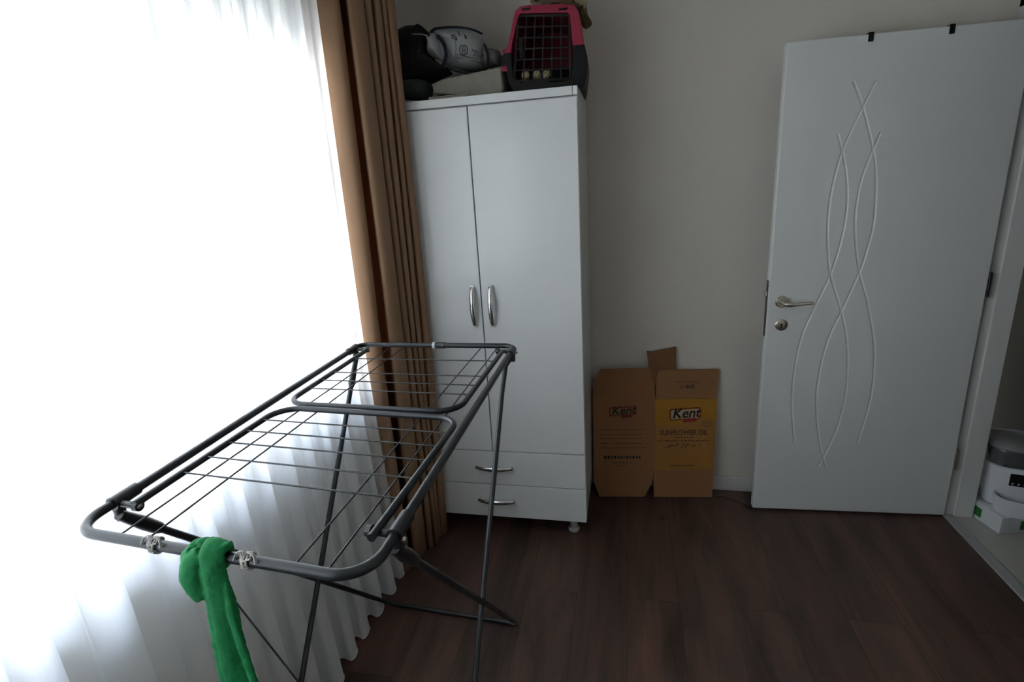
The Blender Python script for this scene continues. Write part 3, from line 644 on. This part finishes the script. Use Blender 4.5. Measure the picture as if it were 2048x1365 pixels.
def strip(outl, inl, y0, y1, lip, depthscale=.86, back=True):
    n = len(outl); v = []; f = []
    ctr = Vector((cx_, 0, ZT+.12))
    for (x, z) in outl: v.append((x, y0, z))
    for (x, z) in inl: v.append((x, y0, z))
    for (x, z) in inl: v.append((x, y0+lip, z))
    for k, yy in ((1, y0+.02), (.965, (y0+y1)/2), (depthscale, y1)):
        for (x, z) in outl: v.append((cx_+(x-cx_)*k, yy, z if k != depthscale or z < zs+.02 else zs+(z-zs)*.95))
    ks = (1, .965, depthscale)
    for k, yy in ((1, y0+.02), (.965, (y0+y1)/2), (depthscale, y1-.004)):
        for (x, z) in outl: v.append((cx_+(x-cx_)*k*.975, yy, z+(-.004 if z > zs+.01 else (.004 if z < zs-.01 else 0))))
    for i in range(n-1):
        f.append((i, i+1, n+i+1, n+i)); f.append((n+i, n+i+1, 2*n+i+1, 2*n+i)); f.append((i, 3*n+i, 3*n+i+1, i+1))
        for r in (3, 4): f.append((r*n+i, (r+1)*n+i, (r+1)*n+i+1, r*n+i+1))
        for r in (6, 7): f.append((r*n+i, r*n+i+1, (r+1)*n+i+1, (r+1)*n+i))
        f.append((2*n+i, 2*n+i+1, 6*n+i+1, 6*n+i))
    if back: f.append(tuple(5*n+i for i in range(n))); f.append(tuple(8*n+i for i in range(n))[::-1])
    return v, f
v, f = strip(up_out, up_in, YC0, YC1, .012); MB(oc).add(v, f).build('upper_shell', M['pink'], car, bevel=.003)
zb_ = ZT+.001
def B(px, py): p = W(px, py, YC0); return (p.x, max(p.z, zb_))
lo_out = [B(1169, 99), B(1174, 112), B(1175, 130), B(1172, 155), B(1168, 170), (B(1160, 170)[0], zb_), (B(1120, 170)[0], zb_), (B(1070, 170)[0], zb_), (B(1030, 170)[0], zb_), B(1017, 165), B(1014, 140), B(1009, 115), B(1006, 99)]
lo_in = [B(1146, 97), B(1146, 112), B(1145, 130), B(1142, 150), B(1138, 158), B(1130, 162), B(1110, 164), B(1070, 165), B(1045, 166), B(1030, 162), B(1025, 140), B(1023, 115), B(1022, 97)]
for l in (lo_out, lo_in): l[0] = (l[0][0], zs-.0015); l[-1] = (l[-1][0], zs-.0015)
v, f = strip(lo_out, lo_in, YC0-.001, YC1, .012); MB(oc).add(v, f).build('lower_tub', M['black'], car, bevel=.003)
# flared rim and pink side latches
MB(oc).box(A(998, 90)[0], A(1016, 90)[0], YC0+.01, YC0+.05, zs-.045, zs-.003).build('side_latch', M['black'], car, bevel=.006)
MB(oc).box(A(1003, 90)[0], A(1018, 90)[0], YC0+.008, YC0+.05, zs-.002, zs+.016).build('side_latch', M['pink'], car, bevel=.005)
MB(oc).box(A(998, 90)[0], A(1013, 90)[0], YC0+.008, YC0+.03, A(1000, 143)[1], A(1000, 131)[1]).build('side_latch', M['pink'], car, bevel=.004)
for px in (1052, 1126):
    a = A(px-9, 19); c_ = A(px+9, 19); MB(oc).box(a[0], c_[0], YC0-.002, YC0+.004, a[1]-.004, a[1]+.003).build('vent_slot', M['black'], car, bevel=.001)
# barred door
def lerp2(a, b_, t_): return (a[0]+(b_[0]-a[0])*t_, a[1]+(b_[1]-a[1])*t_)
cTL, cTR, cBL, cBR = A(1036, 31), A(1139, 29), A(1028, 164), A(1141, 160)
cBL = (cBL[0], cBL[1]+.004); cBR = (cBR[0], cBR[1]+.004)
def G(u, v_): return lerp2(lerp2(cBL, cBR, u), lerp2(cTL, cTR, u), v_)
gd = MB(oc); yg = YC0+.006
G3 = lambda u, v_: Vector((G(u, v_)[0], yg, G(u, v_)[1]))
fr_ = fillet([G3(0, 0), G3(0, 1), G3(1, 1), G3(1, 0)], .012, 4, closed=True); gd.sweep(fr_, .006, .005, n=8, closed=True, up=(0, 1, 0))
nx, nz = 6, 6
for i in range(1, nx):
    for j in range(nz): 
        gd.sweep([G3(i/nx, j/nz), G3(i/nx, (j+.5)/nz), G3(i/nx, (j+1)/nz)], [.0042, .0022, .0042], n=6)
for j in range(1, nz):
    for i in range(nx): gd.sweep([G3(i/nx, j/nz), G3((i+.5)/nx, j/nz), G3((i+1)/nx, j/nz)], [.0042, .0022, .0042], n=6)
bd = gd.build('barred_door', mat('carrier_door_plastic', (.014, .013, .0135), .5, spec=.25), car)
MB(oc).box(G(.06, .55)[0], G(.14, .55)[0], yg-.012, yg+.002, G(.1, .34)[1], G(.1, .66)[1]).build('latch_slider', M['black'], bd, bevel=.003)
# things inside the carrier
t0 = W(1045, 158, YC0+.04); t1 = W(1092, 158, YC0+.04)
o = MB(((t0.x+t1.x)/2, YC0+.07, ZT)).box(t0.x, t1.x+.004, YC0+.03, YC0+.12, ZT+.006, W(1050, 159, YC0+.03).z).build('toy_tray', mat('olive_tray', (.22, .20, .12), .8, noise=.3, nscale=60), None, bevel=.004)
o.location = ((t0.x+t1.x)/2, YC0+.07, ZT); tag(o, 'flat olive tray under the striped balls inside the pet carrier', 'tray'); ztr = W(1050, 159, YC0+.03).z
for i, (px, lab, m1) in enumerate(((1051, 'peach and cream striped ball in the pet carrier, leftmost of three', 'toypeach'), (1073, 'olive and cream striped ball in the pet carrier, between the other two', 'toyolive'), (1092, 'cream ball with diagonal olive stripes in the pet carrier, rightmost of three', 'toyolive'))):
    p = W(px, 147, YC0+.05); r = .0165; p.z = ztr+r-.0006
    root = thing('striped_ball', lab, 'ball', tuple(p), 0, 'striped balls in the pet carrier')
    MB(p).lathe([(r*math.sin(math.pi*k/12)+.0001, p.z-r*math.cos(math.pi*k/12)) for k in range(13)], p.x, p.y, 20).build('ball_body', M['toycream'], root, smooth=True)
    b = MB(p); tilt = (0, .5, .9)[i]
    for s_ in (-.6, 0, .6):
        rr = r*math.cos(s_)+.0004; P = []
        for k in range(24):
            a = 2*math.pi*k/24; q = Vector((r*math.sin(s_), rr*math.cos(a), rr*math.sin(a))); q = Matrix.Rotation(tilt, 3, 'Y') @ q; P.append(p+q)
        b.sweep(P, .0005, .0018, n=6, closed=True, up=(0, 1, 0))
    b.build('stripe', M[m1], root)

# ------------------------------------------------------------------ bags, blanket on the wardrobe
def pil(name, pxs, y, thick, m, parent=None, off=None, zmin=ZT+.001, dense=3, jitter=0, pw=.5):
    pts = []
    for px, py in pxs: p = W(px, py, y); p.z = max(p.z, zmin); pts.append(p)
    pts = catmull(pts+[pts[0]], dense)[:-1]
    for p in pts: p.z = max(p.z, zmin)
    b = MB(off if off is not None else (0, 0, 0)); pillow(b, pts, thick, jitter=jitter, pw=pw)
    return b.build(name, m, parent, smooth=True)
# folded blanket
org = W(935, 192, 2.3); org.z = ZT
bl = thing('folded_blanket', 'folded beige grey fleece blanket under the bags on top of the wardrobe', 'blanket', tuple(org))
def hull(mb, prof, y0, y1, r=.012):
    """cushion-like slab: profile in x,z between y0 and y1, with softened ends"""
    n = len(prof); cx = sum(p[0] for p in prof)/n; cz = sum(p[1] for p in prof)/n; v = []; f = []
    L = ((.0, .97, .88), (.3, .99, .95), (1, 1, 1)); ys_ = [(y0, .93), (y0+r*.3, .97), (y0+r, 1), ((y0+y1)/2, 1), (y1-r, 1), (y1, .93)]
    for yy, k in ys_:
        for x, z in prof: v.append((cx+(x-cx)*(.5+.5*k), yy, max(cz+(z-cz)*k, ZT+.001)))
    for r_ in range(len(ys_)-1):
        for i in range(n): f.append((r_*n+i, r_*n+(i+1) % n, (r_+1)*n+(i+1) % n, (r_+1)*n+i))
    f.append(tuple(range(n))[::-1]); f.append(tuple((len(ys_)-1)*n+i for i in range(n))); mb.add(v, f)
yb_ = 2.17
def WX_(px, py): p = W(px, py, yb_); return (p.x, max(p.z, ZT+.002))
prof = [WX_(866, 187), WX_(864, 172), WX_(872, 164), WX_(900, 155), WX_(935, 148), WX_(965, 141), WX_(995, 136), WX_(1001, 135), (WX_(1003, 150)[0], WX_(1003, 150)[1]), (WX_(1002, 178)[0], ZT+.004), (WX_(940, 183)[0], ZT+.012)]
prof = [(p.x, p.y) for p in catmull([(a, b_, 0) for a, b_ in prof+[prof[0]]], 3)[:-1]]
b = MB(org); hull(b, prof, yb_, 2.44); b.build('fold', M['blanket'], bl, smooth=True)
for k, (z0, dz, x1) in enumerate(((ZT+.001, .0085, 915), (ZT+.0105, .009, 935))):
    xa = W(857, 190, yb_-.012).x; xb = W(x1, 188, yb_-.012).x; b = MB(org); y0, y1 = yb_-.018, 2.40
    P = [(xb, z0), (xa+.004, z0), (xa, z0+dz*.25), (xa, z0+dz*.75), (xa+.004, z0+dz), (xb, z0+dz*.9), (xb, z0+dz*.6), (xa+.010, z0+dz*.62), (xa+.009, z0+dz*.38), (xb, z0+dz*.4)]
    b.prism(P, (1, 0, 0), (0, 0, 1), (0, y0, 0), (0, y1-y0, 0)); b.build('fold', M['blanket_l'], bl, bevel=.0008)
# dark cushion left
cu_ = pil('dark_cushion', [(808, 199), (808, 168), (825, 160), (850, 161), (861, 170), (860, 190), (856, 198), (830, 201)], 2.27, .09, mat('slate_fabric', (.045, .055, .058), .9, noise=.2, nscale=12, bump=.3), None, off=W(835, 185, 2.27)); cu_.location = W(835, 185, 2.27); tag(cu_, 'dark slate cushion on the wardrobe under the black bag, beside the tan curtain', 'cushion')
# black bag
bb0 = W(840, 120, 2.33); bag = thing('black_bag', 'soft black fabric bag on the wardrobe left of the grey backpack', 'bag', tuple(bb0))
pil('bag_body', [(800, 60), (815, 53), (832, 52), (845, 60), (857, 72), (861, 92), (862, 113), (880, 128), (903, 143), (898, 150), (882, 157), (865, 165), (845, 174), (818, 181), (798, 180)], 2.33, .10, M['blackfab'], bag, bb0, zmin=ZT+.02)
b = MB(bb0); b.sweep(catmull([W(826, 66, 2.245), W(833, 52, 2.25), W(842, 56, 2.25), W(853, 66, 2.245), W(858, 72, 2.24)], 5), .0035, .007, n=8, up=(0, 1, 0)); b.build('strap', M['blackfab'], bag, smooth=True)
b = MB(bb0); b.sweep(catmull([W(824, 69, 2.222), W(833, 68, 2.218), W(845, 69, 2.214), W(856, 72, 2.214)], 5), .0022, .003, n=8); b.build('piping', M['blanket_l'], bag, smooth=True)
# grey backpack
gb0 = W(920, 100, 2.36); gb = thing('backpack', 'light grey backpack with dark navy straps and patches lying on the folded blanket', 'backpack', tuple(gb0))
pil('backpack_body', [(868, 66), (880, 59), (900, 57), (925, 58), (945, 62), (962, 70), (972, 88), (976, 108), (976, 130), (960, 143), (940, 144), (918, 139), (893, 132), (882, 118), (876, 95)], 2.36, .11, M['greyfab'], gb, gb0, jitter=.0015)
pil('side_pocket', [(856, 69), (872, 68), (884, 80), (890, 98), (888, 122), (876, 118), (861, 112), (862, 90)], 2.32, .085, M['greyfab'], gb, gb0)
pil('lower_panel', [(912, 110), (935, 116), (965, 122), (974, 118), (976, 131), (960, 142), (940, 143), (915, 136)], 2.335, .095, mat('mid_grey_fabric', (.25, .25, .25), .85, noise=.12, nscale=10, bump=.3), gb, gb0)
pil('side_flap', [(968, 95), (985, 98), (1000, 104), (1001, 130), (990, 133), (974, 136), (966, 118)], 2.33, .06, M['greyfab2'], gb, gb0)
yf = 2.236
b = MB(gb0); b.sweep(catmull([W(861, 66, 2.27), W(870, 58, 2.265), W(885, 55.5, 2.26), W(905, 54.5, 2.26), W(930, 56, 2.26), W(950, 61, 2.265), W(964, 68, 2.28)], 6), .004, .010, n=10, up=(0, 0, 1)); b.build('strap', M['navy'], gb, smooth=True)
b = MB(gb0); b.sweep(catmull([W(875, 72, 2.262), W(884, 82, 2.24), W(890, 95, 2.230), W(892, 110, 2.232), W(889, 124, 2.242), W(886, 133, 2.26)], 6), .0035, .0075, n=10, up=(0, 1, 0)); b.build('strap', M['navy'], gb, smooth=True)
b = MB(gb0); b.sweep(catmull([W(968, 88, 2.27), W(973, 100, 2.262), W(976, 116, 2.262), W(975, 132, 2.268)], 6), .003, .0045, n=10, up=(0, 1, 0)); b.build('strap', M['navy'], gb, smooth=True)
b = MB(gb0); b.sweep(catmull([W(893, 135, 2.262), W(915, 143, 2.25), (W(940, 147, 2.248)), W(958, 146, 2.26)], 6), .003, .004, n=8, up=(0, 1, 0)); b.build('piping', M['navy'], gb, smooth=True)
yq = 2.243
def patch(name, pts, y, m, w_): 
    b = MB(gb0); b.sweep([W(px, py, y) for px, py in pts], .0012, w_, n=6, up=(0, 1, 0)); return b.build(name, m, gb, smooth=True)
patch('crest_patch', [(921, 92), (932, 91), (935, 97), (934, 107), (928, 111), (921, 108), (919, 99), (921, 92)], yq, M['navy'], .0018)
patch('crest_letter', [(925, 107), (926, 95), (930, 96), (930, 100), (926, 101), (931, 102), (930, 107), (925, 107)], yq-.002, M['navy'], .0014)
patch('printed_patch', [(902, 71), (908, 70), (913, 76), (914, 80), (908, 77), (903, 74)], 2.25, M['navy'], .002)
patch('printed_patch', [(929, 69), (931, 78), (934, 77), (930, 71)], 2.25, M['navy'], .0018)
patch('printed_patch', [(916, 62), (919, 71)], 2.252, M['navy'], .002)
patch('printed_patch', [(944, 99), (953, 107), (946, 110), (957, 112), (955, 103), (950, 100)], 2.247, mat('faded_print', (.10, .10, .10), .85), .003)
patch('printed_patch', [(965, 107), (966, 113), (963, 112)], 2.255, M['navy'], .0022)
patch('seam', [(911, 80), (912, 96), (911, 115), (925, 118), (950, 122), (968, 131)], 2.244, M['navy'], .0007)
# floral bag lying over the carrier
fb0 = W(1120, -10, 2.40); fz = A(1100, 8)[1]+.001
fb = thing('floral_cloth_bag', 'yellow and olive floral cloth bag draped over the back of the pet carrier', 'bag', tuple(fb0))
pil('bag_body', [(1060, 5), (1075, -12), (1100, -25), (1140, -30), (1166, -22), (1175, -5), (1172, 12), (1168, 22), (1140, 10), (1100, 9)], 2.42, .07, M['floral'], fb, fb0, zmin=fz, jitter=.002)
pil('drooping_corner', [(1150, -4), (1168, 2), (1174, 18), (1176, 30), (1184, 45), (1180, 54), (1170, 58), (1162, 48), (1158, 28), (1152, 12)], 2.43, .03, M['olive'], fb, fb0, jitter=.003)

# ------------------------------------------------------------------ pet feeder on a white carton in the hall
g0 = Vector((1.553, 2.339, 0)); ge = Vector((.9755, .22, 0)).normalized(); gn = Vector((-ge.y, ge.x, 0))
MG = Matrix.Translation(g0) @ Matrix(((ge.x, gn.x, 0, 0), (ge.y, gn.y, 0, 0), (0, 0, 1, 0), (0, 0, 0, 1)))
ct = thing('white_carton', 'low white carton with green labels on the hall floor under the pet feeder', 'box', tuple(g0))
MB(g0).box(0, .27, 0, .30, .001, .082, MG).build('carton_body', M['whitecard'], ct, bevel=.003)
MB(g0).box(-.0008, 0, .095, .145, .018, .06, MG).build('label_panel', M['greenlab'], ct)
MB(g0).box(.085, .15, -.0008, 0, .018, .06, MG).build('label_panel', M['greenlab'], ct)
fx, fy, fz0 = 1.655, 2.505, .0826
pf = thing('pet_feeder', 'white automatic pet feeder with smoked hopper seen through the doorway', 'pet feeder', (fx, fy, fz0))
of = (fx, fy, fz0); rt = -.26
MB(of).lathe([(.088, fz0), (.095, fz0+.006), (.098, fz0+.10), (.098, fz0+.185), (.092, fz0+.19)], fx, fy, 48, p=3.2, rot=rt).build('feeder_body', M['whiteplastic'], pf, smooth=True)
MB(of).lathe([(.095, fz0+.1905), (.101, fz0+.197), (.101, fz0+.262), (.098, fz0+.268)], fx, fy, 48, p=3.2, rot=rt).build('hopper', M['smoked'], pf, smooth=True)
MB(of).lathe([(.103, fz0+.2685), (.105, fz0+.274), (.10, fz0+.284), (.085, fz0+.297), (.05, fz0+.304), (.01, fz0+.306)], fx, fy, 48, p=3.0, rot=rt).build('lid', mat('lid_grey', (.17, .175, .175), .22), pf, smooth=True)
MF = Matrix.Translation((fx, fy, fz0)) @ Matrix.Rotation(rt, 4, 'Z')
cp = MB(of).box(-.030, .034, -.1012, -.097, .112, .168, MF).build('control_panel', M['black'], pf, bevel=.0018)
for dx in (-.019, .001, .021): MB(of).cyl(MF @ Vector((dx, -.101, .123)), MF @ Vector((dx, -.1022, .123)), .0042, 14).build('button', mat('button_grey', (.35, .36, .37), .4), cp)
def trayprof():
    b = MB(of); c = MF @ Vector((.01, -.115, 0)); n = 36; prof = [(.078, fz0+.0), (.086, fz0+.045), (.086, fz0+.075), (.080, fz0+.075), (.072, fz0+.045), (.055, fz0+.03)]
    b.lathe(prof, c.x, c.y, n, sy_=.72, p=2.6, rot=rt); return b
trayprof().build('food_tray', M['whiteplastic'], pf, smooth=True)
